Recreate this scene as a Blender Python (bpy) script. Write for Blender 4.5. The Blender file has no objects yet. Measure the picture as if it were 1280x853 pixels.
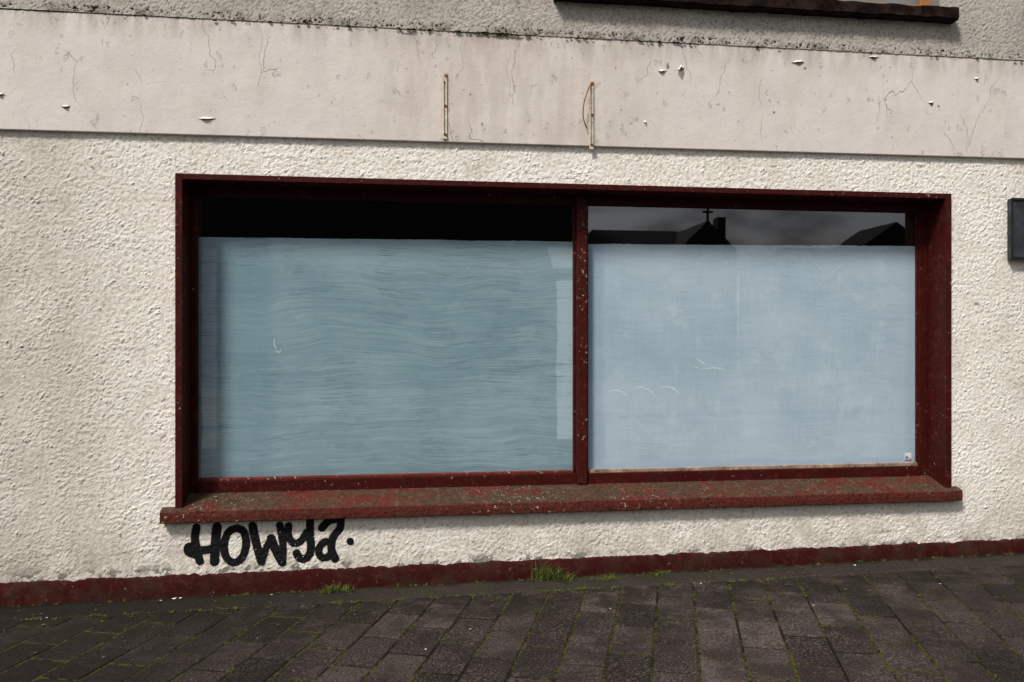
import bpy, bmesh, math, random
import numpy as np
from mathutils import Vector, Matrix, noise as mnoise
random.seed(7); rng=np.random.default_rng(5)
scene=bpy.context.scene
scene.view_settings.view_transform='Standard'
try: scene.view_settings.look='None'
except Exception: pass
scene.view_settings.exposure=0

SL=0.0126
def gz(x): return SL*(x-0.7)          # ground height along the street

# ---------------------------------------------------------------- node helpers
class NT:
    def __init__(s,name,disp=False):
        s.m=bpy.data.materials.new(name); s.m.use_nodes=True
        s.t=s.m.node_tree; s.t.nodes.clear()
        s.out=s.n('ShaderNodeOutputMaterial')
        s.co=s.n('ShaderNodeTexCoord').outputs['Object']
        if disp:
            try: s.m.displacement_method='DISPLACEMENT'
            except Exception: s.m.cycles.displacement_method='DISPLACEMENT'
    def n(s,t): return s.t.nodes.new(t)
    def l(s,a,b): s.t.links.new(a,b)
    def put(s,sock,v):
        if hasattr(v,'is_output'): s.l(v,sock)
        elif isinstance(v,(tuple,list)) and len(v)==3 and sock.type=='RGBA': sock.default_value=(*v,1)
        else: sock.default_value=v
    def map(s,scale=(1,1,1),loc=(0,0,0),co=None):
        m=s.n('ShaderNodeMapping'); s.l(co or s.co,m.inputs['Vector'])
        m.inputs['Scale'].default_value=scale; m.inputs['Location'].default_value=loc
        return m.outputs[0]
    def noise(s,scale,detail=2,rough=.5,co=None,dist=0):
        n=s.n('ShaderNodeTexNoise'); s.l(co or s.co,n.inputs['Vector'])
        n.inputs['Scale'].default_value=scale; n.inputs['Detail'].default_value=detail
        n.inputs['Roughness'].default_value=rough; n.inputs['Distortion'].default_value=dist
        return n.outputs['Fac']
    def vor(s,scale,feat='F1',co=None,out='Distance'):
        n=s.n('ShaderNodeTexVoronoi'); n.feature=feat; s.l(co or s.co,n.inputs['Vector'])
        n.inputs['Scale'].default_value=scale; return n.outputs[out]
    def rng(s,v,a,b,c=0.,d=1.,smooth=True):
        n=s.n('ShaderNodeMapRange'); n.interpolation_type='SMOOTHSTEP' if smooth else 'LINEAR'
        s.put(n.inputs[0],v)
        for i,x in zip((1,2,3,4),(a,b,c,d)): n.inputs[i].default_value=x
        return n.outputs[0]
    def math(s,op,a,b=0.,c=None):
        n=s.n('ShaderNodeMath'); n.operation=op; s.put(n.inputs[0],a); s.put(n.inputs[1],b)
        if c is not None: s.put(n.inputs[2],c)
        return n.outputs[0]
    def mul(s,a,b): return s.math('MULTIPLY',a,b)
    def add(s,a,b): return s.math('ADD',a,b)
    def mix(s,f,a,b,mode='MIX'):
        n=s.n('ShaderNodeMix'); n.data_type='RGBA'; n.blend_type=mode
        s.put(n.inputs[0],f); s.put(n.inputs[6],a); s.put(n.inputs[7],b); return n.outputs[2]
    def xyz(s):
        n=s.n('ShaderNodeSeparateXYZ'); s.l(s.co,n.inputs[0]); return n.outputs
    def warp(s,amt,scale,co=None,detail=2):
        n=s.n('ShaderNodeTexNoise'); s.l(co or s.co,n.inputs['Vector']); n.inputs['Scale'].default_value=scale
        n.inputs['Detail'].default_value=detail
        a=s.n('ShaderNodeVectorMath'); a.operation='SUBTRACT'; s.l(n.outputs['Color'],a.inputs[0]); a.inputs[1].default_value=(.5,.5,.5)
        b=s.n('ShaderNodeVectorMath'); b.operation='SCALE'; s.l(a.outputs[0],b.inputs[0]); b.inputs['Scale'].default_value=amt
        c=s.n('ShaderNodeVectorMath'); c.operation='ADD'; s.l(co or s.co,c.inputs[0]); s.l(b.outputs[0],c.inputs[1])
        return c.outputs[0]
    def attr(s,name,out='Fac'):
        n=s.n('ShaderNodeAttribute'); n.attribute_name=name; return n.outputs[out]
    def bump(s,h,dist=.003,strength=1.):
        n=s.n('ShaderNodeBump'); s.put(n.inputs['Height'],h); n.inputs['Distance'].default_value=dist
        n.inputs['Strength'].default_value=strength; return n.outputs[0]
    def bsdf(s,col,rough=.8,normal=None,spec=.3,metal=0.):
        b=s.n('ShaderNodeBsdfPrincipled'); s.put(b.inputs['Base Color'],col); s.put(b.inputs['Roughness'],rough)
        b.inputs['Specular IOR Level'].default_value=spec; s.put(b.inputs['Metallic'],metal)
        if normal is not None: s.l(normal,b.inputs['Normal'])
        s.l(b.outputs[0],s.out.inputs['Surface']); return b
    def disp(s,h,scale,mid=.5):
        d=s.n('ShaderNodeDisplacement'); s.put(d.inputs['Height'],h); d.inputs['Midlevel'].default_value=mid
        d.inputs['Scale'].default_value=scale; s.l(d.outputs[0],s.out.inputs['Displacement'])

def roughcast_h(N,k=1.):
    # hand-thrown roughcast: fine grit, occasional gobs, worn smoother areas
    a=N.noise(38*k,4,.80)
    m=N.noise(3.4,2); mod=N.rng(m,.35,.65,.55,1.15)
    v=N.vor(47*k,co=N.warp(.045,26,detail=2)); lump=N.rng(v,.50,.05)
    patchy=N.rng(N.noise(13,2,.6),.50,.66)
    af=N.add(.5,N.mul(N.math('SUBTRACT',a,.5),mod))
    h=N.add(N.mul(af,.90),N.mul(N.mul(lump,patchy),.24)); h=N.add(h,N.mul(m,.25)); return h,a,lump
DSC,DMID=.027,.62

# ---------------------------------------------------------------- materials
def M_stucco():
    N=NT('cream_roughcast',True); h,a,b=roughcast_h(N); X,Y,Z=N.xyz()
    base=N.mix(N.noise(2.2,3,.6),(.76,.715,.63),(.90,.865,.79))
    base=N.mix(N.mul(N.rng(h,.60,.42),.75),base,(.34,.255,.17))
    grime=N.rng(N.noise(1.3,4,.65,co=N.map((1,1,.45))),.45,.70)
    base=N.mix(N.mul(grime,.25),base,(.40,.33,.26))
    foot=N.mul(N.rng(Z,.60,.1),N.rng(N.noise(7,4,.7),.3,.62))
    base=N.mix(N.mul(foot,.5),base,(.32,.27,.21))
    left_shade=N.mul(N.rng(X,-1.2,-2.7),N.rng(N.noise(3,3,.7),.0,.62))
    base=N.mix(N.mul(left_shade,.52),base,(.33,.275,.215))  # shade towards the wall's left edge, painted into the colour
    right_shade=N.mul(N.rng(X,3.9,4.8),N.rng(N.noise(3,3,.7),.1,.7)); base=N.mix(N.mul(right_shade,.35),base,(.34,.29,.23))  # right edge darkened the same way: painted shade
    chips=N.mul(N.rng(N.noise(11,3,.7,co=N.map((1,1,1),(3.1,0,8.2))),.665,.685),N.rng(N.noise(.9,1,co=N.map((1,1,1),(6.3,0,1))),.42,.58))
    base=N.mix(N.mul(chips,.8),base,(.20,.155,.125))
    cem=N.mul(N.rng(Z,.20,.13),N.rng(N.noise(9,3,.6,co=N.map(loc=(0,0,4))),.53,.57))
    base=N.mix(cem,base,(.22,.205,.175))
    spk=N.rng(N.noise(70,2,.5,co=N.map(loc=(9,2,4))),.71,.75)
    base=N.mix(N.mul(spk,.85),base,(.11,.075,.055))
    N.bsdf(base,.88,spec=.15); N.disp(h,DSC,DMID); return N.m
def M_upper():
    N=NT('grey_pebbledash',True); h,a,b=roughcast_h(N,1.4)
    base=N.mix(N.noise(3,4,.6),(.34,.305,.265),(.58,.535,.475))
    base=N.mix(N.mul(N.rng(h,.60,.44),.75),base,(.11,.085,.07))
    st=N.rng(N.noise(60,2,.6),.60,.70); base=N.mix(N.mul(st,.55),base,(.12,.105,.09))
    X,Y,Z=N.xyz()
    al=N.mul(N.rng(Z,3.72,3.66),N.rng(N.noise(9,4,.7),.46,.62)); base=N.mix(N.mul(al,.7),base,(.10,.085,.06))
    N.bsdf(base,.9,spec=.15); N.disp(h,.022,DMID); return N.m
def M_graf():
    N=NT('black_spray_paint',True); h,a,b=roughcast_h(N)
    c=N.attr('cov'); e=N.add(c,N.mul(N.math('SUBTRACT',N.noise(160,2,.6),.5),.8))
    al=N.rng(e,.34,.58)
    p=N.n('ShaderNodeBsdfPrincipled'); p.inputs['Base Color'].default_value=(.008,.0075,.008,1); p.inputs['Roughness'].default_value=.7; p.inputs['Specular IOR Level'].default_value=.12
    t=N.n('ShaderNodeBsdfTransparent'); m=N.n('ShaderNodeMixShader'); N.l(al,m.inputs[0]); N.l(t.outputs[0],m.inputs[1]); N.l(p.outputs[0],m.inputs[2])
    N.l(m.outputs[0],N.out.inputs['Surface']); N.disp(h,DSC,DMID); return N.m
def M_band():
    N=NT('smooth_painted_render'); X,Y,Z=N.xyz()
    base=N.mix(N.noise(1.6,4,.6),(.62,.55,.505),(.75,.685,.635))
    base=N.mix(N.mul(N.rng(N.noise(2.2,4,.7,co=N.map((1.6,1,.7))),.42,.72),.25),base,(.42,.36,.31))
    top=N.mul(N.rng(Z,3.45,3.67),N.rng(N.noise(4,4,.7,co=N.map((3,1,.6))),.35,.7)); base=N.mix(N.mul(top,.6),base,(.25,.21,.165))
    mid=N.mul(N.mul(N.rng(X,-.5,.15),N.rng(X,2.0,1.0)),N.rng(N.noise(3,3,.7,co=N.map((2.5,1,.5),(4,0,0))),.3,.7)); base=N.mix(N.mul(mid,.38),base,(.40,.32,.24))
    w=N.warp(.22,4,detail=4)
    e=N.vor(1.5,'DISTANCE_TO_EDGE',co=N.map((1.7,1,.6),co=w))
    cr=N.mul(N.rng(e,.0040,.0012),N.rng(N.noise(2.2,2,co=N.map(loc=(2,0,5))),.50,.60))
    pn=N.noise(11,4,.62,co=N.map((1.5,1,1),(1,5,2))); pm=N.rng(N.noise(1.1,1,co=N.map(loc=(3,0,0))),.36,.5)
    fl=N.mul(N.rng(pn,.662,.668),pm); fle=N.math('MAXIMUM',N.math('SUBTRACT',N.mul(N.rng(pn,.650,.660),pm),fl),0.)
    base=N.mix(N.mul(cr,.5),base,(.22,.17,.13))
    base=N.mix(N.mul(fl,.5),base,(.50,.47,.43)); base=N.mix(N.mul(fle,.7),base,(.18,.14,.11))
    for xc in (.2526,1.243):
        d=N.math('ABSOLUTE',N.math('SUBTRACT',N.add(X,N.mul(N.math('SUBTRACT',N.noise(12,2),.5),.03)),xc))
        r=N.mul(N.rng(d,.045,.005),N.rng(Z,3.42,3.36)); r=N.mul(r,N.rng(N.noise(18,3,.7),.35,.65)); base=N.mix(N.mul(r,.6),base,(.45,.25,.10))
    sp=N.rng(N.noise(60,2,co=N.map(loc=(1,2,3))),.73,.76); base=N.mix(N.mul(sp,.6),base,(.14,.1,.08))
    hh=N.add(N.mul(N.noise(3,3),2.),N.add(N.mul(N.noise(60,3,.65),.35),N.mul(cr,-.5))); hh=N.add(hh,N.mul(fl,-.8))
    N.bsdf(base,.75,N.bump(hh,.005,1.),spec=.2); return N.m
def M_redpaint(name,c1,c2,wear=.5,chip=(.55,.47,.40),grime=.3,rough=.45,seed=0.,spec=.12):
    N=NT(name); base=N.mix(N.noise(3,3,.6),c1,c2)
    g=N.rng(N.noise(6,4,.7,co=N.map(loc=(seed,1,2))),.4,.7); base=N.mix(N.mul(g,grime),base,(.040,.022,.015))
    fd=N.rng(N.noise(17,4,.75,co=N.map(loc=(seed,7,2))),.52,.66); base=N.mix(N.mul(fd,.35),base,tuple(min(1,c*2.1+.012) for c in c2))
    f=N.noise(34,5,.72,co=N.map((1,1,1),(seed,4,seed)))
    m=N.mul(N.rng(f,.70-.06*wear,.715-.06*wear),N.rng(N.noise(2.4,2,co=N.map(loc=(seed*2,0,3))),.40,.55))
    base=N.mix(m,base,chip)
    d=N.rng(N.noise(90,2,.6),.58,.70); base=N.mix(N.mul(d,.6),base,(.012,.004,.003))
    h=N.add(N.noise(40,3,.6),N.mul(m,-1.)); N.bsdf(base,rough,N.bump(h,.003,.8),spec=spec); return N.m
def M_sill():
    N=NT('worn_red_sill_paint'); X,Y,Z=N.xyz()
    base=N.mix(N.noise(4,4,.65),(.080,.012,.009),(.120,.024,.016))
    g=N.rng(N.noise(5,5,.75,co=N.map((.7,1,1))),.38,.58); topf=N.rng(Z,.518,.532,.25,1.)
    base=N.mix(N.mul(N.mul(g,.92),topf),base,(.055,.040,.024))
    g2=N.rng(N.noise(22,4,.78),.50,.64); base=N.mix(N.mul(N.mul(g2,.5),topf),base,(.14,.092,.062))
    g3=N.rng(N.noise(60,3,.75),.50,.64); base=N.mix(N.mul(g3,.7),base,(.016,.007,.005))
    m=N.rng(N.noise(40,4,.7,co=N.map(loc=(3,3,3))),.625,.65); m=N.mul(m,N.rng(N.noise(2.,3,co=N.map((1,.2,.2))),.48,.58))
    base=N.mix(m,base,(.50,.42,.35))
    h=N.add(N.mul(N.noise(30,4,.7),1.3),N.mul(m,-.4)); N.bsdf(base,.7,N.bump(h,.008,1.),spec=.1); return N.m
def M_wash(left):
    N=NT('whitewash_'+('teal' if left else 'pale')); X,Y,Z=N.xyz()
    w=N.warp(.22,1.4,detail=1); w2=N.warp(.010,9,co=w,detail=2)
    s1=N.noise(1.,4,.8,co=N.map((1.3,1,34),co=w2)); s2=N.noise(1.,4,.8,co=N.map((2.6,1,150),(3,0,2),co=w2))
    s3=N.noise(1.,3,.8,co=N.map((3.2,1,230),(1,0,9),co=w2))
    patch=N.noise(1.5,5,.62,co=N.map((1,1,1.5),(5,0,2),co=w))
    if left:
        A=(.225,.335,.378); B=(.350,.475,.520); C=(.52,.63,.665)
        f=N.add(N.mul(s1,.35),N.mul(s2,.50)); f=N.add(f,N.mul(patch,.35)); base=N.mix(N.rng(f,.46,.74),A,B)
        gr=N.mul(N.rng(Z,1.95,2.3),.35); base=N.mix(gr,base,C)
        dk=N.mul(N.mul(N.rng(X,-1.28,-1.22),N.rng(X,-.85,-.95)),.38); base=N.mix(dk,base,(.18,.30,.36))
        j=N.mul(N.math('SUBTRACT',N.noise(4,4,.7),.5),.05); Xj=N.add(X,j)
        e1=N.mul(N.mul(N.rng(Xj,-1.355,-1.345),N.rng(Xj,-1.245,-1.27)),N.mul(N.rng(Z,.86,.9),N.rng(Z,2.23,2.2)))
        e2=N.mul(N.mul(N.rng(Xj,1.045,1.06),N.rng(Z,.90,.915)),N.rng(Z,2.04,2.02))
        e3=N.mul(N.mul(N.rng(N.add(Xj,N.mul(N.math('SUBTRACT',Z,2.2),.3)),.99,1.01),N.rng(Z,2.10,2.13)),N.rng(Z,2.27,2.25))
        e=N.math('MAXIMUM',e1,N.math('MAXIMUM',e2,e3)); e=N.mul(e,N.rng(s1,.2,.5)); base=N.mix(N.mul(e,.75),base,C)
        ed=N.math('MAXIMUM',N.rng(N.add(X,N.mul(N.noise(5,3),.05)),-1.315,-1.345),N.mul(N.rng(N.add(Z,N.mul(N.noise(3,3),.06)),.79,.72),.7)); base=N.mix(N.mul(ed,.55),base,(.13,.21,.245))
        sc=N.mul(N.rng(s3,.53,.62),N.rng(N.noise(2.0,4,.7,co=N.map(loc=(8,0,2))),.46,.56)); base=N.mix(N.mul(sc,.75),base,(.12,.19,.22))
        lt=N.mul(N.rng(s3,.45,.36),N.rng(N.noise(2.2,3,.7,co=N.map(loc=(2,0,4))),.48,.60)); base=N.mix(N.mul(lt,.45),base,C)
    else:
        A=(.42,.525,.60); B=(.56,.66,.73); C=(.70,.785,.83)
        wv=N.noise(1.,2,.6,co=N.map((150,1,5))); wh=N.noise(1.,2,.6,co=N.map((5,1,160)))
        f=N.add(N.mul(s1,.22),N.mul(patch,.50)); f=N.add(f,N.mul(N.add(wv,wh),.20)); base=N.mix(N.rng(f,.38,.70),A,B)
        p=N.noise(5,5,.75,co=w); base=N.mix(N.mul(N.rng(p,.52,.68),.35),base,C)
        j=N.mul(N.math('SUBTRACT',N.noise(4,4,.7),.5),.08); Xj=N.add(X,j)
        ed=N.math('MAXIMUM',N.rng(Xj,1.42,1.36),N.rng(N.add(Z,j),.75,.70)); base=N.mix(N.mul(ed,.5),base,(.34,.45,.58))
        ed2=N.rng(Xj,3.66,3.76); base=N.mix(N.mul(ed2,.35),base,(.36,.46,.55))
        sc=N.mul(N.rng(s3,.56,.64),N.rng(N.noise(2.6,3,.7,co=N.map(loc=(1,0,7))),.50,.60)); base=N.mix(N.mul(sc,.55),base,(.28,.36,.44))
    st=N.rng(N.noise(75,2,.5),.72,.75); base=N.mix(N.mul(st,.45),base,(.75,.83,.87))
    N.bsdf(base,.7,spec=.1); return N.m
def M_glass():
    N=NT('window_glass'); g=N.n('ShaderNodeBsdfGlossy'); g.inputs['Roughness'].default_value=0.012; g.inputs['Color'].default_value=(1,.98,1,1)
    t=N.n('ShaderNodeBsdfTransparent'); t.inputs['Color'].default_value=(.95,.97,.975,1)
    lw=N.n('ShaderNodeLayerWeight'); lw.inputs['Blend'].default_value=.5
    f=N.add(N.mul(N.math('POWER',lw.outputs['Facing'],5.),.87),.13)
    m=N.n('ShaderNodeMixShader'); N.l(f,m.inputs[0]); N.l(t.outputs[0],m.inputs[1]); N.l(g.outputs[0],m.inputs[2]); N.l(m.outputs[0],N.out.inputs['Surface']); return N.m
def M_plain(name,c,rough=.8,var=.3,scale=8,spec=.3,bump=.002,metal=0.):
    N=NT(name); n=N.noise(scale,4,.65); c2=tuple(x*(1-var) for x in c); c3=tuple(min(1,x*(1+var)) for x in c)
    N.bsdf(N.mix(N.rng(n,.3,.7),c2,c3),rough,N.bump(N.noise(scale*5,3,.6),bump,.8),spec=spec,metal=metal); return N.m
def M_paver():
    N=NT('concrete_pavers'); t=N.attr('tint'); X,Y,Z=N.xyz()
    base=N.mix(t,(.026,.019,.0165),(.098,.075,.065))
    gr=N.noise(85,3,.75)
    sp=N.rng(gr,.52,.62); base=N.mix(N.mul(sp,.65),base,(.19,.15,.132))
    sd=N.rng(gr,.47,.38); base=N.mix(N.mul(sd,.85),base,(.009,.007,.006))
    st=N.rng(N.noise(2.0,5,.75),.42,.62); base=N.mix(N.mul(st,.65),base,(.018,.013,.011))
    lf=N.rng(X,.9,-2.0); base=N.mix(N.mul(lf,.74),base,(.011,.0085,.0075))  # falloff of light to the left, put into the paver colour
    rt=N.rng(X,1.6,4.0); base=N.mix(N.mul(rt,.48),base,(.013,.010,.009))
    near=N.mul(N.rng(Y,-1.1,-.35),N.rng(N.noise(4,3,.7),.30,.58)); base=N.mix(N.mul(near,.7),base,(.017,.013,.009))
    ms=N.mul(N.rng(N.noise(9,5,.75,co=N.map(loc=(5,1,0))),.56,.64),N.rng(N.noise(1.3,2),.42,.56)); base=N.mix(N.mul(ms,.6),base,(.035,.034,.010))
    lic=N.rng(N.noise(28,3,.5,co=N.map(loc=(6,6,6))),.72,.74); base=N.mix(N.mul(lic,.5),base,(.24,.22,.20))
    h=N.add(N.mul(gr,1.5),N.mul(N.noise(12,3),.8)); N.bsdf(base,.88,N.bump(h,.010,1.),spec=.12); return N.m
def M_joint():
    N=NT('mossy_joint_dirt'); n=N.rng(N.noise(2.2,4,.7),.40,.54); c=N.mix(n,(.008,.006,.0045),(.052,.056,.012))
    c=N.mix(N.rng(N.noise(45,3),.46,.62),c,(.012,.010,.006)); N.bsdf(c,.95,N.bump(N.noise(120,3,.7),.006,1.),spec=.1); return N.m
def M_strip():
    N=NT('old_concrete_edge'); X,Y,Z=N.xyz()
    c=N.mix(N.noise(3,4,.7),(.014,.011,.0095),(.046,.036,.031)) 
    c=N.mix(N.mul(N.rng(N.noise(90,3,.7),.50,.62),.5),c,(.105,.086,.075))
    c=N.mix(N.mul(N.rng(N.add(Y,N.mul(N.noise(5,4,.7),.14)),-.03,.03),.9),c,(.013,.013,.006))
    g=N.mul(N.rng(N.noise(5,5,.7,co=N.map(loc=(4,4,0))),.50,.62),N.rng(X,3.5,.5)); c=N.mix(N.mul(g,.6),c,(.036,.038,.011))
    c=N.mix(N.mul(N.rng(X,.6,-2.1),.7),c,(.009,.007,.006))  # margin follows the pavers: painted falloff of light to the left
    N.bsdf(c,.9,N.bump(N.add(N.noise(90,4,.65),N.mul(N.noise(9,4),1.5)),.010,1.),spec=.1); return N.m

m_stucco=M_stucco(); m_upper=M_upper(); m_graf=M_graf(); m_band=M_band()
m_frame=M_redpaint('dark_red_gloss_paint',(.034,.0036,.0028),(.055,.0064,.0048),.9,chip=(.34,.24,.18),grime=.22,seed=1.)
m_mull=M_redpaint('chipped_red_paint',(.036,.0042,.0032),(.065,.0088,.0060),1.6,chip=(.42,.33,.27),grime=.25,seed=4.)
m_rail=M_redpaint('faded_red_paint',(.11,.018,.014),(.17,.036,.028),1.5,seed=7.,rough=.55)
m_bead=M_redpaint('bare_putty_bead',(.26,.18,.125),(.38,.28,.215),.8,chip=(.06,.012,.010),grime=.85,seed=9.,rough=.8)
m_plinth=M_redpaint('dark_red_masonry_paint',(.027,.0040,.0034),(.042,.0070,.0055),.8,chip=(.16,.135,.11),grime=.75,rough=.85,seed=3.,spec=.06)
m_sill=M_sill(); m_glass=M_glass(); m_wl=M_wash(True); m_wr=M_wash(False)
m_black=M_plain('dark_interior',(.008,.0075,.0075),.9)
m_rust=M_redpaint('rusty_cream_metal',(.60,.53,.43),(.68,.61,.51),1.6,chip=(.30,.11,.03),grime=.25,seed=2.,rough=.7)
m_slate=M_plain('slate_grey_metal',(.030,.034,.040),.5,.45,9)
m_slate2=M_plain('plaque_edge_metal',(.010,.011,.012),.4,.3,6)
m_stone=M_plain('dark_stained_stone',(.018,.010,.008),.9,.7,14,bump=.008,spec=.06)
m_moss=M_plain('moss',(.034,.032,.010),1.,.6,30,spec=.05,bump=.004)
m_bare=M_plain('bare_grey_render',(.26,.25,.24),.95,.25,30,spec=.1,bump=.006)
m_flake=M_plain('curled_paint_flake',(.74,.68,.63),.8,.08,20)
m_paver=M_paver(); m_joint=M_joint(); m_strip=M_strip()
m_white=M_plain('white_paper',(.7,.69,.66),.8,.1); m_pink=M_plain('pink_print',(.6,.2,.22),.6,.1); m_blue=M_plain('blue_print',(.12,.16,.4),.6,.1)
m_scrape_reflection=M_plain('pale_scrape_reflection',(.78,.85,.88),.8,.1)  # shared by the real scrapes and the drawn gable reflection
m_asph=M_plain('asphalt',(.05,.05,.05),.9,.25,30); m_kerb=M_plain('kerb_concrete',(.2,.19,.18),.9,.3,12)
m_grd=M_plain('ground',(.06,.07,.04),1.,.4,3); m_far=M_plain('dark_stone_wall',(.030,.026,.025),.9,.3,2); m_roof=M_plain('roof_slate',(.016,.016,.018),.7,.3,5,spec=.1)
m_farw=M_plain('render_wall',(.22,.20,.18),.9,.2,2); m_wood=M_plain('varnished_wood',(.32,.14,.05),.5,.3,10)
def M_leaf():
    N=NT('weed_leaf'); t=N.attr('tint'); c=N.mix(t,(.030,.050,.008),(.13,.155,.028)); b=N.bsdf(c,.6,spec=.2); return N.m
m_leaf=M_leaf()
m_rb=M_plain('rust',(.22,.09,.03),.9,.5,40)

# ---------------------------------------------------------------- mesh helpers
def empty(name,parent=None):
    o=bpy.data.objects.new(name,None); scene.collection.objects.link(o); o.empty_display_size=.2
    if parent: o.parent=parent
    return o
def obj(name,me,mat,parent=None,smooth=False):
    o=bpy.data.objects.new(name,me); scene.collection.objects.link(o)
    for m in (mat if isinstance(mat,(list,tuple)) else [mat]): me.materials.append(m)
    if parent: o.parent=parent
    if smooth:
        me.polygons.foreach_set('use_smooth',[True]*len(me.polygons))
    return o
def pyd(name,v,f,mat,parent=None,smooth=False):
    me=bpy.data.meshes.new(name); me.from_pydata(v,[],f); me.update(); return obj(name,me,mat,parent,smooth)
def box(name,x0,x1,y0,y1,z0,z1,mat,parent=None,bev=.004,slope=0.):
    bm=bmesh.new(); bmesh.ops.create_cube(bm,size=1)
    for v in bm.verts:
        v.co=Vector((x0 if v.co.x<0 else x1, y0 if v.co.y<0 else y1, z0 if v.co.z<0 else z1))
    if bev>0: bmesh.ops.bevel(bm,geom=bm.edges[:],offset=bev,segments=2,profile=.6,affect='EDGES')
    if slope:
        for v in bm.verts: v.co.z+=slope*(v.co.x-.7)
    me=bpy.data.meshes.new(name); bm.to_mesh(me); bm.free(); return obj(name,me,mat,parent)
def mesh_np(name,co,quads,mat,parent=None,smooth=True):
    me=bpy.data.meshes.new(name); me.vertices.add(len(co)); me.vertices.foreach_set('co',co.astype(np.float32).ravel())
    nq=len(quads); me.loops.add(nq*4); me.loops.foreach_set('vertex_index',quads.astype(np.int32).ravel())
    me.polygons.add(nq); me.polygons.foreach_set('loop_start',np.arange(0,nq*4,4,dtype=np.int32))
    try: me.polygons.foreach_set('loop_total',np.full(nq,4,dtype=np.int32))
    except Exception: pass
    me.update(calc_edges=True); me.validate()
    if smooth: me.polygons.foreach_set('use_smooth',np.ones(nq,dtype=bool))
    return obj(name,me,mat,parent)
def grid(name,x0,x1,z0,z1,step,y,mat,parent=None):
    nx=max(2,int(round((x1-x0)/step))+1); nz=max(2,int(round((z1-z0)/step))+1)
    xs=np.linspace(x0,x1,nx); zs=np.linspace(z0,z1,nz); XX,ZZ=np.meshgrid(xs,zs)
    co=np.stack([XX.ravel(),np.full(XX.size,y),ZZ.ravel()],1)
    i=np.arange(nx*nz).reshape(nz,nx); q=np.stack([i[:-1,:-1].ravel(),i[:-1,1:].ravel(),i[1:,1:].ravel(),i[1:,:-1].ravel()],1)
    return mesh_np(name,co,q,mat,parent),xs,zs

# ---------------------------------------------------------------- facade
W=empty('rendered_wall')
OX0,OX1,OZ1=-1.456,3.907,2.667; BZ=.46
st=.005
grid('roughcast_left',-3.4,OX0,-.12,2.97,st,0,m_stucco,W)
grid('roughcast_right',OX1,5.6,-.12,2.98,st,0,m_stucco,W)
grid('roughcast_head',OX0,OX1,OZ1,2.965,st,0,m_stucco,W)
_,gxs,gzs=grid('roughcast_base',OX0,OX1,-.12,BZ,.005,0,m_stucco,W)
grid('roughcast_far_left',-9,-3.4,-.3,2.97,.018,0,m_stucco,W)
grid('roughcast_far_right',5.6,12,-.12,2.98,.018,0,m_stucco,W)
box('smooth_band',-9,12,-.026,.05,2.921,3.66,m_band,W,.004,slope=.0042)
UX0,UX1=1.05,3.80
grid('pebbledash_strip',-3.4,5.6,3.652,3.90,.0055,-.032,m_upper,W)
grid('pebbledash_left',-3.4,UX0,3.90,4.2,.008,-.032,m_upper,W)
grid('pebbledash_right',UX1,5.6,3.90,4.2,.008,-.032,m_upper,W)
grid('pebbledash_far_left',-9,-3.4,3.652,6.5,.03,-.032,m_upper,W)
grid('pebbledash_far_right',5.6,12,3.652,6.5,.03,-.032,m_upper,W)
grid('pebbledash_upper_left',-3.4,UX0,4.2,6.5,.03,-.032,m_upper,W)
grid('pebbledash_upper_right',UX1,5.6,4.2,6.5,.03,-.032,m_upper,W)
grid('pebbledash_top',UX0,UX1,5.2,6.5,.03,-.032,m_upper,W)
box('bellcast_drip',-9,12,-.030,.04,3.653,3.70,m_stone,W,.004)
pyd('eaves',[(-9,-.35,6.5),(12,-.35,6.5),(12,.3,6.5),(-9,.3,6.5),(-9,-.35,6.62),(12,-.35,6.62),(12,4,9),(-9,4,9)],[(0,1,2,3),(0,4,5,1),(4,7,6,5)],m_roof,W)
# places where the band paint has come away: bare patch with a curled lip of paint along its upper edge
def patches(L_):
    V=[];F=[];V2=[];F2=[]
    for (x,z,a,b,fl) in L_:
        n=16; o=len(V); rad=[random.uniform(.65,1.1) for _ in range(n)]
        for i in range(n):
            t=2*math.pi*i/n; V.append((x+a*rad[i]*math.cos(t),-.0268,z+b*rad[i]*math.sin(t)))
        if fl!=2: F.append(tuple(range(o,o+n))[::-1])
        if fl:
            s=len(V2); i0,i1=2,7
            for k,i in enumerate(range(i0,i1+1)):
                t=2*math.pi*i/n; px,pz=x+a*rad[i]*math.cos(t),z+b*rad[i]*math.sin(t)
                lift=math.sin(math.pi*k/(i1-i0))
                V2+=[(px,-.027,pz+.003),(px,-.028-.014*lift,pz-.010*lift-.002)]
                if k: F2.append((s+2*k-2,s+2*k-1,s+2*k+1,s+2*k))
    if F: pyd('bare_patches',V,F,m_bare,W)
    pyd('paint_flakes',V2,F2,m_flake,W)
patches([(1.876,3.45,.030,.055,1),(1.74,3.45,.035,.012,1),(1.78,3.49,.012,.025,0),(-1.26,3.015,.060,.010,1),(2.73,3.555,.05,.016,1),(2.78,3.52,.014,.010,0),(3.74,3.31,.022,.018,1),(3.80,3.29,.010,.010,0),(-2.48,3.12,.03,.012,1),(.02,3.62,.05,.008,0),(3.3,3.62,.04,.012,1),(-2.1,3.06,.03,.012,1),(2.55,3.20,.010,.008,0),(.42,3.24,.008,.008,0),(.50,3.045,.009,.009,0),(1.62,3.10,.012,.006,1),(4.1,3.50,.02,.012,1)])
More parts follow.
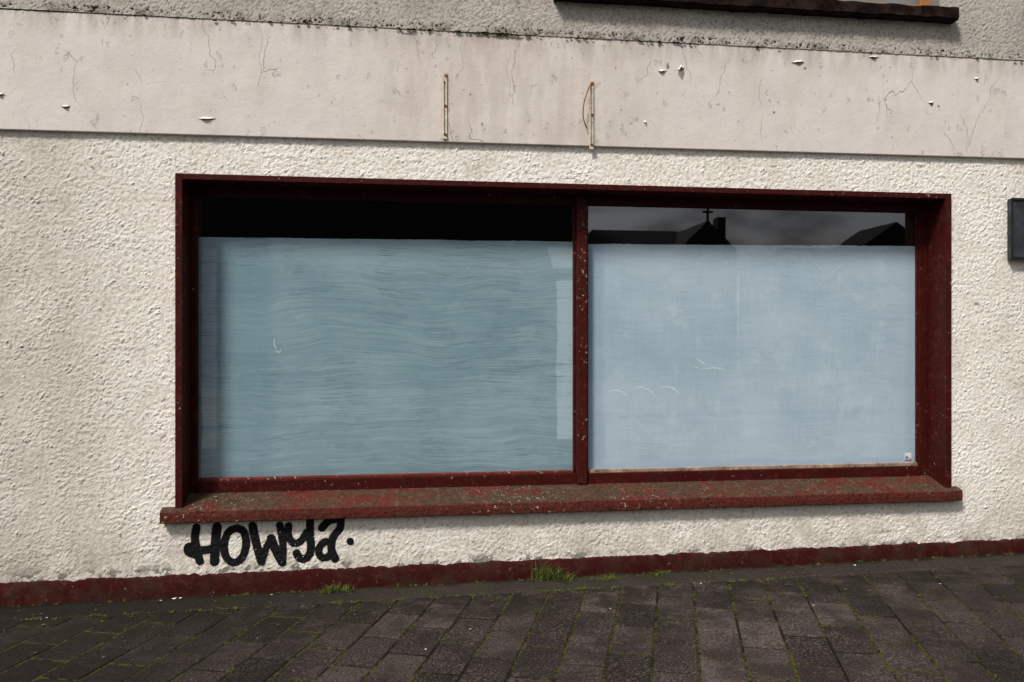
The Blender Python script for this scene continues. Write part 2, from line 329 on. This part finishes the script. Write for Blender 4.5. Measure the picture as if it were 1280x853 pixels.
# upper window, with a chipped stone sill
bm=bmesh.new(); bmesh.ops.create_cube(bm,size=1)
for v in bm.verts: v.co=Vector((.98 if v.co.x<0 else 3.895,-.115 if v.co.y<0 else .06,3.885 if v.co.z<0 else 3.975))
bmesh.ops.subdivide_edges(bm,edges=[e for e in bm.edges if abs(e.verts[0].co.x-e.verts[1].co.x)>1],cuts=90)
bmesh.ops.bevel(bm,geom=[e for e in bm.edges if abs(e.verts[0].co.x-e.verts[1].co.x)>.001 and e.verts[0].co.y<0],offset=.010,segments=2,affect='EDGES')
for v in bm.verts:
    v.co.z+=.010*mnoise.noise(Vector((v.co.x*9,v.co.y*6,v.co.z*12))); v.co.y+=.008*mnoise.noise(Vector((v.co.x*13,5,v.co.z*20)))
me=bpy.data.meshes.new('upper_sill'); bm.to_mesh(me); bm.free(); obj('upper_sill',me,m_stone,W)
box('upper_frame_bottom',UX0,UX1,.06,.12,3.96,4.05,m_wood,W,.004)
box('upper_frame_side_a',UX0,UX0+.07,.061,.119,4.051,5.13,m_wood,W,.004)
box('upper_frame_side_b',UX1-.07,UX1,.061,.119,4.051,5.13,m_wood,W,.004)
box('upper_frame_top',UX0,UX1,.06,.12,5.131,5.199,m_wood,W,.004)
box('upper_frame_mullion',2.38,2.45,.061,.119,4.051,5.13,m_wood,W,.004)
pyd('upper_glass',[(UX0,.09,4.02),(UX1,.09,4.02),(UX1,.09,5.16),(UX0,.09,5.16)],[(0,1,2,3)],m_glass,W)
pyd('upper_curtain',[(UX0,.16,4.0),(UX1,.16,4.0),(UX1,.16,5.2),(UX0,.16,5.2)],[(0,1,2,3)],m_farw,W)
pyd('upper_reveal',[(UX0,-.035,3.9),(UX0,.16,3.9),(UX0,.16,5.2),(UX0,-.035,5.2),(UX1,-.035,3.9),(UX1,.16,3.9),(UX1,.16,5.2),(UX1,-.035,5.2)],[(0,1,2,3),(4,5,6,7),(3,2,6,7)],m_farw,W)
# ragged plinth
nx=1500; xs=np.linspace(-9,12,nx); V=[];F=[]
for i,x in enumerate(xs):
    top=.125+.0064*(x-.7)+.012*mnoise.noise(Vector((x*6,0,0)))+.011*mnoise.noise(Vector((x*22,3,0)))+.006*mnoise.noise(Vector((x*60,9,0)))
    bot=gz(x)-.06
    yo=-.036+.004*mnoise.noise(Vector((x*4,5,0)))
    V+=[(x,.02,top-.004),(x,yo+.006,top),(x,yo,top-.008),(x,yo-.002,(top+bot)/2),(x,yo-.006,bot)]
    if i:
        a=(i-1)*5;b=i*5
        for k in range(4): F.append((a+k,a+k+1,b+k+1,b+k))
pyd('plinth',V,F,m_plinth,W,True)

# ---------------------------------------------------------------- shop window
S=empty('shop_window')
box('frame_jamb_left',OX0,-1.412,-.020,.25,.50,OZ1,m_frame,S,.004)
box('frame_jamb_right',3.862,OX1,-.020,.25,.50,OZ1,m_frame,S,.004)
box('frame_head',-1.4115,3.8615,-.019,.25,2.628,OZ1-.001,m_frame,S,.004)
box('stile_left',-1.4115,-1.372,.185,.25,.59,2.6275,m_frame,S,.005)
box('stile_right',3.797,3.8615,.185,.25,.59,2.6275,m_frame,S,.005)
box('stile_right_bead',3.783,3.7965,.20,.218,.70,2.555,m_mull,S,.002)
box('top_rail',-1.3715,3.7965,.187,.249,2.562,2.6275,m_frame,S,.005)
box('mullion',1.184,1.256,.150,.25,.60,2.6270,m_mull,S,.006)
box('mullion_bead_left',1.166,1.1835,.196,.248,.69,2.5615,m_frame,S,.003)
box('mullion_bead_right',1.2565,1.272,.190,.248,.69,2.5615,m_mull,S,.003)
box('bottom_rail_left',-1.3715,1.1835,.172,.249,.59,.672,m_frame,S,.006)
box('bottom_rail_right',1.2565,3.7965,.172,.249,.59,.668,m_frame,S,.006)
box('bottom_bead_left',-1.3715,1.1655,.186,.2185,.6725,.690,m_rail,S,.003)
box('bottom_bead_right',1.2725,3.7825,.186,.2185,.6685,.692,m_bead,S,.003)
bm=bmesh.new(); ns=300; rows=[]
for i in range(ns+1):
    x=-1.536+(3.963+1.536)*i/ns; n1=mnoise.noise(Vector((x*5,1,0)))*.003+mnoise.noise(Vector((x*24,2,0)))*.004
    n2=mnoise.noise(Vector((x*7,8,0)))*.004+mnoise.noise(Vector((x*31,8,0)))*.0025
    prof=[(.25,.452),(-.052,.449+n2),(-.060+n1,.455+n2),(-.062+n1,.490),(-.060+n1,.520+n2),(-.052+n1,.529+n2),(.05,.560),(.15,.590),(.25,.612)]
    rows.append([bm.verts.new((x,a,b)) for a,b in prof])
for i in range(ns):
    for k in range(8): bm.faces.new((rows[i][k],rows[i+1][k],rows[i+1][k+1],rows[i][k+1]))
bm.faces.new(rows[0]); bm.faces.new(rows[-1][::-1])
bmesh.ops.recalc_face_normals(bm,faces=bm.faces[:])
me=bpy.data.meshes.new('sill'); bm.to_mesh(me); bm.free(); obj('sill',me,m_sill,S)
for nm,a,b in (('glass_left',-1.374,1.170),('glass_right',1.268,3.80)):
    pyd(nm,[(a,.2195,.67),(b,.2195,.67),(b,.2195,2.57),(a,.2195,2.57)],[(0,1,2,3)],m_glass,S)
def wash(nm,a,b,z,mat,s):
    V=[];F=[];n=160
    for i in range(n+1):
        x=a+(b-a)*i/n; t=z(x)+.004*mnoise.noise(Vector((x*3,s,0)))+.003*mnoise.noise(Vector((x*25,s,0)))
        V+=[(x,.2245,.66),(x,.2245,t)]
        if i: F.append((2*i-2,2*i,2*i+1,2*i-1))
    pyd(nm,V,F,mat,S)
wash('whitewash_left',-1.374,1.170,lambda x:2.293+.004*(x+1.37),m_wl,1)
wash('whitewash_right',1.268,3.80,lambda x:2.288+.010*(x-1.27),m_wr,5)
r=[(-1.46,.252,.4),(3.91,.252,.4),(3.91,2.5,.4),(-1.46,2.5,.4),(-1.46,.252,2.9),(3.91,.252,2.9),(3.91,2.5,2.9),(-1.46,2.5,2.9)]
pyd('interior',r,[(0,1,2,3),(4,7,6,5),(3,2,6,7),(0,3,7,4),(1,5,6,2)],m_black,S)

def smoothpts(P,n=8):
    out=[];m=len(P)
    for i in range(m-1):
        p=[P[max(i-1,0)],P[i],P[i+1],P[min(i+2,m-1)]]
        for k in range(n):
            t=k/n
            out.append(tuple(.5*((2*p[1][j])+(-p[0][j]+p[2][j])*t+(2*p[0][j]-5*p[1][j]+4*p[2][j]-p[3][j])*t*t+(-p[0][j]+3*p[1][j]-3*p[2][j]+p[3][j])*t**3) for j in (0,1)))
    out.append(P[-1]); return out
def ribbon(name,strokes,w,y,mat,parent=None):
    V=[];F=[]
    for s,P in enumerate(strokes):
        Q=smoothpts(P,7); b=len(V)
        for i,q in enumerate(Q):
            a=Q[max(i-1,0)];c=Q[min(i+1,len(Q)-1)]; d=Vector((c[0]-a[0],c[1]-a[1])); d.normalize()
            ww=w*(.5+.5*math.sin(math.pi*min(1,max(.05,i/len(Q)))))*(.5+.9*random.random())
            V+=[(q[0]-d.y*ww,y,q[1]+d.x*ww),(q[0]+d.y*ww,y,q[1]-d.x*ww)]
            if i: F.append((b+2*i-2,b+2*i,b+2*i+1,b+2*i-1))
    return pyd(name,V,F,mat,parent)
ribbon('scraped_arcs',[[(1.42,1.235),(1.47,1.248),(1.53,1.235),(1.57,1.20)],[(1.62,1.262),(1.67,1.270),(1.73,1.245),(1.77,1.205)],[(1.80,1.268),(1.86,1.272),(1.92,1.250),(1.95,1.222)]],.0040,.2235,m_scrape_reflection,S)
ribbon('scrape_marks',[[(-.88,1.62),(-.885,1.58),(-.87,1.55)],[(-.875,1.535),(-.85,1.525),(-.84,1.545)],[(2.05,1.42),(2.12,1.40),(2.22,1.405),(2.3,1.39)],[(2.08,1.47),(2.15,1.43)]],.0034,.2235,m_scrape_reflection,S)
ribbon('gable_reflection_lines',[[(2.95,1.95),(3.12,2.10),(3.3,2.27)],[(2.9,2.28),(3.05,2.12)],[(3.35,2.22),(3.5,2.08),(3.7,1.95)]],.0014,.2235,m_scrape_reflection,S)  # pale lines that draw a gable's reflection onto the right pane
pyd('sticker',[(3.70,.2175,.712),(3.755,.2175,.712),(3.755,.2175,.762),(3.70,.2175,.762)],[(0,1,2,3)],m_white,S)
pyd('sticker_print',[(3.705,.2168,.716),(3.728,.2168,.716),(3.728,.2168,.736),(3.705,.2168,.736),(3.732,.2168,.725),(3.750,.2168,.725),(3.750,.2168,.757),(3.732,.2168,.757)],[(0,1,2,3)],m_blue,S)
pyd('sticker_stamp',[(3.732,.2164,.716),(3.750,.2164,.716),(3.750,.2164,.724),(3.732,.2164,.724)],[(0,1,2,3)],m_pink,S)

# ---------------------------------------------------------------- graffiti: letters on a 5 mm lettering grid
def L(u,v): return (-1.400+u*.00502, .449-v*.00513)
strokes=[ # (points, radius in grid units)
 ([(14,8),(12,20),(14,36),(18,50)],5.0),([(14,42),(4,38),(5,31),(18,36),(32,35),(43,30)],5.0),([(39,8),(37,28),(36,51)],5.8),
 ([(64,10),(54,14),(48,28),(50,45),(60,53),(70,47),(75,31),(72,15),(64,10)],4.8),
 ([(83,8),(88,32),(94,53)],5.3),([(94,53),(100,36),(106,24)],4.3),([(106,24),(112,40),(120,55)],5.3),([(120,55),(121,34),(117,8)],4.6),
 ([(128,9),(128,22),(134,31),(143,29),(151,18)],4.6),([(155,4),(155,22),(156,40),(151,50),(143,51),(138,44)],5.0),
 ([(170,13),(180,4),(194,2)],5.0),([(194,2),(193,14),(184,26),(182,40),(187,53)],5.0),([(182,32),(173,31),(166,40),(169,50),(178,50),(183,42)],4.6),
 ([(206,31),(206.5,32)],4.4)]
XX,ZZ=np.meshgrid(gxs,gzs); cov=np.zeros_like(XX)
for P,rad in strokes:
    Q=smoothpts([L(*p) for p in P],6); rr=rad*.00505
    for i in range(len(Q)-1):
        ax,az=Q[i];bx,bz=Q[i+1]; dx,dz=bx-ax,bz-az; ll=dx*dx+dz*dz+1e-12
        t=np.clip(((XX-ax)*dx+(ZZ-az)*dz)/ll,0,1); d=np.hypot(XX-ax-t*dx,ZZ-az-t*dz)
        cov=np.maximum(cov,np.clip((rr+.007-d)/.014,0,1))
nz_,nx_=XX.shape; idx=np.arange(nx_*nz_).reshape(nz_,nx_)
q=np.stack([idx[:-1,:-1].ravel(),idx[:-1,1:].ravel(),idx[1:,1:].ravel(),idx[1:,:-1].ravel()],1)
cf=cov.ravel(); keep=cf[q].max(1)>0; q=q[keep]; used=np.unique(q); remap=-np.ones(nx_*nz_,int); remap[used]=np.arange(len(used))
co=np.stack([XX.ravel()[used],np.full(len(used),-.0022),ZZ.ravel()[used]],1)
g=mesh_np('graffiti',co,remap[q],m_graf)
at=g.data.attributes.new('cov','FLOAT','POINT'); at.data.foreach_set('value',cf[used].astype(np.float32))

# ---------------------------------------------------------------- old sign fixings
def bracket(name,x,z0,z1,loose):
    E=empty(name)
    box('strip',x-.014,x+.014,-.0360,-.0265,z0,z1,m_rust,E,.002)
    box('web',x-.012,x-.008,-.046,-.0362,z0+.03,z1-.05,m_rust,E,.001)
    for z in (z1-.02,(z0+z1)/2,z0+.03):
        bm=bmesh.new(); bmesh.ops.create_cone(bm,segments=8,radius1=.009,radius2=.006,depth=.010,cap_ends=True,matrix=Matrix.Translation((x+.004,-.040,z))@Matrix.Rotation(math.pi/2,4,'X'))
        me=bpy.data.meshes.new('bolt'); bm.to_mesh(me); bm.free(); obj('bolt',me,m_rb,E)
    if loose:
        cu=bpy.data.curves.new('cable','CURVE'); cu.dimensions='3D'; cu.bevel_depth=.004; sp=cu.splines.new('NURBS')
        P=[(x,-.03,z1-.01),(x-.01,-.05,z1-.03),(x-.055,-.075,z1-.13),(x-.07,-.07,z1-.22),(x-.06,-.06,z1-.29),(x-.035,-.045,z1-.33)]
        sp.points.add(len(P)-1)
        for p,c in zip(sp.points,P): p.co=(*c,1)
        sp.use_endpoint_u=True; sp.order_u=3; o=bpy.data.objects.new('cable',cu); scene.collection.objects.link(o); cu.materials.append(m_rb); o.parent=E
bracket('metal_bracket',.2526,2.935,3.375,False)
bracket('metal_bracket',1.243,2.90,3.365,True)

# ---------------------------------------------------------------- plaque on the right
P=empty('wall_plaque')
box('backplate',4.36,4.80,-.045,-.004,2.198,2.638,m_slate,P,.006)
for nm,a in (('edge_top',(4.357,4.803,-.052,-.046,2.622,2.641)),('edge_bottom',(4.357,4.803,-.052,-.046,2.195,2.214)),('edge_left',(4.357,4.372,-.0515,-.046,2.2145,2.6215)),('edge_right',(4.788,4.803,-.0515,-.046,2.2145,2.6215))):
    box(nm,*a,m_slate2,P,.002)

# ---------------------------------------------------------------- moss along the band top
def clumps(name,pts,mat,parent=None,sub=1):
    bm=bmesh.new()
    for (x,y,z,r) in pts:
        k=bmesh.ops.create_icosphere(bm,subdivisions=sub,radius=r,matrix=Matrix.Translation((x,y,z))@Matrix.Diagonal((1.9,.8,.6,1)))
        for v in k['verts']: v.co+=Vector([random.uniform(-.25,.25)*r for _ in range(3)])
    me=bpy.data.meshes.new(name); bm.to_mesh(me); bm.free(); return obj(name,me,mat,parent,True)
pts=[]
for _ in range(520):
    x=random.gauss(.55,.75) if random.random()<.8 else random.uniform(-3,5)
    d=max(0,mnoise.noise(Vector((x*2.5,0,4)))+.35)
    if random.random()<d: pts.append((x,-.036,3.650+random.uniform(-.010,.004),random.uniform(.002,.008)))
clumps('moss',pts,m_moss)

# ---------------------------------------------------------------- pavement
ang=math.radians(19.1); dv=Vector((math.sin(ang),math.cos(ang),0)); cv=Vector((math.cos(ang),-math.sin(ang),0))
PW,PL,G=.225,.385,.011
bm=bmesh.new(); tl=bm.faces.layers.float.new('tint')
def addp(cx,cy,w,l):
    tint=min(1,max(0,random.gauss(.5,.34))); dz=random.uniform(-.002,.003); ta,tb=random.uniform(-.012,.012),random.uniform(-.012,.012)
    rings=[]
    for ins,z in ((0,-.03),(0,-.007),(.003,-.002),(.009,0)):
        r=[]
        for sx,sy in ((-1,-1),(1,-1),(1,1),(-1,1)):
            a=sx*(w/2-ins);b=sy*(l/2-ins)
            if ins: a+=random.uniform(-.002,.002); b+=random.uniform(-.002,.002)
            p=dv*b+cv*a; r.append(bm.verts.new((cx+p.x,cy+p.y,z+dz+ta*a+tb*b)))
        rings.append(r)
    fs=[bm.faces.new(rings[-1])]
    for k in range(3):
        for j in range(4): fs.append(bm.faces.new((rings[k][j],rings[k][(j+1)%4],rings[k+1][(j+1)%4],rings[k+1][j])))
    for f in fs: f[tl]=tint
O=Vector((.95,-1.9,0))
for i in range(-42,46):
    off=(PL/2 if i%2 else 0)+random.uniform(-.02,.02)
    for j in range(-24,24):
        c=O+cv*(i*PW)+dv*(j*PL+off)
        if c.y<-.03 and c.y>-3.5 and -6<c.x<9: addp(c.x,c.y,PW-G,PL-G-.004)
PY0,PY1=-.30,-3.2
bmesh.ops.bisect_plane(bm,geom=bm.verts[:]+bm.edges[:]+bm.faces[:],plane_co=(0,PY0,0),plane_no=(0,1,0),clear_outer=True)
bmesh.ops.bisect_plane(bm,geom=bm.verts[:]+bm.edges[:]+bm.faces[:],plane_co=(0,PY1,0),plane_no=(0,-1,0),clear_outer=True)
bmesh.ops.recalc_face_normals(bm,faces=bm.faces[:])
for v in bm.verts: v.co.z+=gz(v.co.x)
me=bpy.data.meshes.new('pavement'); bm.to_mesh(me); bm.free()
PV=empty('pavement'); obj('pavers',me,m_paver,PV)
def sheet(name,x0,x1,y0,y1,dz,mat,parent=None,n=1):
    return pyd(name,[(x0,y0,gz(x0)+dz),(x1,y0,gz(x1)+dz),(x1,y1,gz(x1)+dz),(x0,y1,gz(x0)+dz)],[(0,1,2,3)],mat,parent)
sheet('joint_bed',-30,40,-3.2,.1,-.0050,m_joint,PV)
nx,ny=1100,14; V=[];F=[]
for i in range(nx+1):
    x=-8+18*i/nx
    for j in range(ny+1):
        y=.0-(.305+.02*mnoise.noise(Vector((x*5,0,2))))*j/ny
        z=gz(x)+.004+.005*mnoise.noise(Vector((x*7,y*7,0)))+.0025*mnoise.noise(Vector((x*30,y*30,4)))
        if j==ny: z-=.012
        V.append((x,y,z))
        if i and j: a=(i-1)*(ny+1)+j; b=i*(ny+1)+j; F.append((a-1,b-1,b,a))
pyd('concrete_margin',V,F,m_strip,PV,True)
K=empty('kerb')
for i in range(-22,28):
    x=i*.92
    bm=bmesh.new(); bmesh.ops.create_cube(bm,size=1)
    for v in bm.verts: v.co=Vector((x+(.005 if v.co.x<0 else .915),-3.35 if v.co.y<0 else -3.205,-.25 if v.co.z<0 else 0))
    bmesh.ops.bevel(bm,geom=bm.edges[:],offset=.012,segments=2,affect='EDGES')
    for v in bm.verts: v.co.z+=gz(v.co.x)
    me=bpy.data.meshes.new('kerbstone'); bm.to_mesh(me); bm.free(); obj('kerbstone',me,m_kerb,K)
sheet('ground',-250,250,-250,200,-.16,m_grd)
sheet('road',-60,70,-11,-3.3,-.12,m_asph)
sheet('pavement_opposite',-60,70,-29,-11,-.04,m_asph)

# ---------------------------------------------------------------- weeds
def weeds(name,tufts):
    V=[];F=[];T=[]
    for (x,y,n,h,spread) in tufts:
        for _ in range(n):
            a=random.uniform(0,2*math.pi); r=random.uniform(0,spread*.4); bx=x+r*math.cos(a)*1.6; by=min(-.045,y+r*math.sin(a)); z0=gz(bx)
            a2=random.uniform(0,2*math.pi); hh=h*random.uniform(.35,1); ln=spread*random.uniform(.2,1); w=random.uniform(.0014,.0034)
            px,py=-math.sin(a2)*w,math.cos(a2)*w; b=len(V)
            for t in (0,.4,.75,1):
                X=bx+math.cos(a2)*ln*t*t; Y=min(-.043,by+math.sin(a2)*ln*t*t); Z=z0+hh*(t-.25*t*t*t); k=(1-t*.85)
                V+=[(X-px*k,Y-py*k,Z),(X+px*k,Y+py*k,Z)]
            for k in range(3): F.append((b+2*k,b+2*k+1,b+2*k+3,b+2*k+2))
            T+=[random.random()]*3
    o=pyd(name,V,F,m_leaf); at=o.data.attributes.new('tint','FLOAT','FACE'); at.data.foreach_set('value',T); return o
weeds('grass_tuft',[(.95,-.07,130,.13,.13),(.88,-.06,34,.22,.10),(1.05,-.10,60,.07,.12)])
weeds('grass_tuft',[(-.46,-.08,80,.075,.09),(-.38,-.09,50,.055,.09),(-.52,-.11,30,.05,.06)])
weeds('grass_tuft',[(1.35,-.13,80,.035,.10),(1.25,-.13,40,.03,.08),(1.72,-.08,50,.04,.09)])
tf=[]
for _ in range(260):
    x=random.uniform(-3,5)
    if random.random()<max(0,mnoise.noise(Vector((x*1.7,2,2)))+.40): tf.append((x,-.05-abs(random.gauss(0,.012)),random.randint(4,14),random.uniform(.010,.035),.035))
for i in range(-22,24):
    for _ in range(20):
        t=random.uniform(-4,4); c=O+cv*((i+.5)*PW)+dv*t
        if -3.1<c.y<-.30 and -3<c.x<5 and random.random()<.25+.7*math.exp(-((c.y+.35)/.5)**2)*(1 if c.x<3 else .4): tf.append((c.x,c.y,random.randint(3,9),random.uniform(.006,.018),.022))
for _ in range(150):
    x=random.uniform(-2.5,2.5)
    if mnoise.noise(Vector((x*2.3,7,2)))>-.1: tf.append((x,-.31+random.uniform(-.015,.01),random.randint(4,12),random.uniform(.008,.022),.03))
weeds('weeds',tf)
def bits(name,L_,mat,k=5):
    V=[];F=[]
    for (x,y,s) in L_:
        b=len(V); a0=random.uniform(0,6)
        for i in range(k):
            a=a0+2*math.pi*i/k; rr=s*random.uniform(.5,1); V.append((x+rr*math.cos(a)*1.3,y+rr*math.sin(a)*.8,gz(x)+.006+random.uniform(0,.4)*s))
        F.append(tuple(range(b,b+k)))
    return pyd(name,V,F,mat)
bits('litter',[(-1.45,-.07,.022),(-1.41,-.06,.012),(-1.52,-.09,.010),(-2.25,-.75,.012),(-.85,-.09,.008),(.35,-.9,.008),(3.1,-.12,.012),(3.4,-.6,.008),(1.9,-.33,.008),(-2.1,-.3,.008),(4.2,-.5,.009),(.1,-1.15,.007),(2.4,-.85,.007),(1.2,-.7,.006),(-.3,-.55,.006)],m_white)
m_dead=M_plain('dead_leaf',(.10,.055,.025),.9,.5,30)
bits('fallen_leaves',[(random.uniform(-3,5),-.05-abs(random.gauss(0,.4)),random.uniform(.004,.014)) for _ in range(170)],m_dead)

# ---------------------------------------------------------------- across the street (seen in the glass)
def gable(name,x0,x1,y0,y1,ze,zr,axis='x',mat=m_far):
    E=empty(name); g0=-.6
    pyd('walls',[(x0,y0,g0),(x1,y0,g0),(x1,y1,g0),(x0,y1,g0),(x0,y0,ze),(x1,y0,ze),(x1,y1,ze),(x0,y1,ze)],[(0,1,5,4),(1,2,6,5),(2,3,7,6),(3,0,4,7)],mat,E)
    if axis=='x':
        ym=(y0+y1)/2; e=.3
        pyd('roof',[(x0-e,y0-e,ze-.15),(x1+e,y0-e,ze-.15),(x1+e-.8,ym,zr),(x0-e+1.2,ym,zr),(x0-e,y1+e,ze-.15),(x1+e,y1+e,ze-.15)],[(0,1,2,3),(3,2,5,4),(1,5,2),(0,3,4)],m_roof,E)
    else:
        xm=(x0+x1)/2; e=.3
        pyd('roof',[(x0-e,y0-e,ze-.15),(x0-e,y1+e,ze-.15),(xm,y1+e,zr),(xm,y0-e,zr),(x1+e,y0-e,ze-.15),(x1+e,y1+e,ze-.15)],[(0,1,2,3),(3,2,5,4),(1,5,2),(0,3,4)],m_roof,E)
    for i in range(int((x1-x0)/2.2)):
        for zz in ([1.2,4.0] if ze>5.5 else [1.4]):
            xx=x0+1.1+i*2.2; box('window',xx-.45,xx+.45,y1-.05,y1+.03,zz,zz+1.3,m_slate,E,.01)
    box('door',(x0+x1)/2-.5+.9,(x0+x1)/2+.5+.9,y1-.04,y1+.05,-.3,2.1,m_wood,E,.01)
    return E
t=gable('terraced_house',-14,7.75,-40,-30,9.6,12.5)
c=gable('stone_church',8.6,15.2,-38,-31,6.0,7.35)
pyd('porch_gable',[(12.6,-30,-.5),(15.4,-30,-.5),(15.4,-30,5.9),(14.0,-30,7.25),(12.6,-30,5.9),(12.6,-34,5.9),(14,-34,7.25),(15.4,-34,5.9)],[(0,1,2,3,4),(4,3,6,5),(3,2,7,6)],m_far,c)
box('cross_shaft',13.95,14.05,-30.1,-30,7.2,7.95,m_far,c,.01); box('cross_arm',13.75,14.25,-30.09,-30.01,7.6,7.70,m_far,c,.01)
box('chimney',14.55,14.95,-30.8,-30.2,5.5,7.45,m_far,c,.02)
gable('bungalow',19.0,25.0,-38,-30.5,5.9,6.55)
g2=gable('bungalow',20.6,23.4,-30.4,-28,6.0,7.0,'y')
box('chimney',23.6,24.3,-31.4,-30.6,5.5,7.1,m_far,g2,.02)

# ---------------------------------------------------------------- light, sky, camera
elev=math.radians(52); az=math.radians(222)
w=bpy.data.worlds.new('World'); scene.world=w; w.use_nodes=True; nt=w.node_tree; bg=nt.nodes['Background']
sky=nt.nodes.new('ShaderNodeTexSky'); sky.sky_type='NISHITA'; sky.sun_disc=False; sky.sun_elevation=elev; sky.sun_rotation=az; sky.dust_density=3; sky.air_density=1.2
hs=nt.nodes.new('ShaderNodeHueSaturation'); hs.inputs['Saturation'].default_value=.26; nt.links.new(sky.outputs[0],hs.inputs['Color'])
tc=nt.nodes.new('ShaderNodeTexCoord'); mp=nt.nodes.new('ShaderNodeMapping'); mp.inputs['Scale'].default_value=(1,1,2.6); nt.links.new(tc.outputs['Generated'],mp.inputs[0])
no=nt.nodes.new('ShaderNodeTexNoise'); no.inputs['Scale'].default_value=7; no.inputs['Detail'].default_value=4; nt.links.new(mp.outputs[0],no.inputs['Vector'])
mr=nt.nodes.new('ShaderNodeMapRange'); mr.inputs[1].default_value=.40; mr.inputs[2].default_value=.60; mr.inputs[3].default_value=.45; mr.inputs[4].default_value=1.3; nt.links.new(no.outputs['Fac'],mr.inputs[0])
mx=nt.nodes.new('ShaderNodeMix'); mx.data_type='RGBA'; mx.blend_type='MULTIPLY'; mx.inputs[0].default_value=1; nt.links.new(hs.outputs[0],mx.inputs[6]); nt.links.new(mr.outputs[0],mx.inputs[7]); nt.links.new(mx.outputs[2],bg.inputs[0])
bg.inputs[1].default_value=.115
sd=bpy.data.lights.new('sun','SUN'); sd.energy=3.9; sd.angle=math.radians(9); sd.color=(1,.965,.915)
so=bpy.data.objects.new('sun',sd); scene.collection.objects.link(so)
dirv=Vector((math.sin(az)*math.cos(elev),math.cos(az)*math.cos(elev),math.sin(elev))); so.rotation_euler=dirv.to_track_quat('Z','Y').to_euler(); so.location=(-5,-8,9)
cd=bpy.data.cameras.new('camera'); cd.lens=28; cd.sensor_width=36; cd.clip_end=800; cam=bpy.data.objects.new('camera',cd); scene.collection.objects.link(cam)
cam.location=(0,-5.31,1.6); cam.rotation_euler=(math.radians(90),0,math.radians(-7.55)); scene.camera=cam
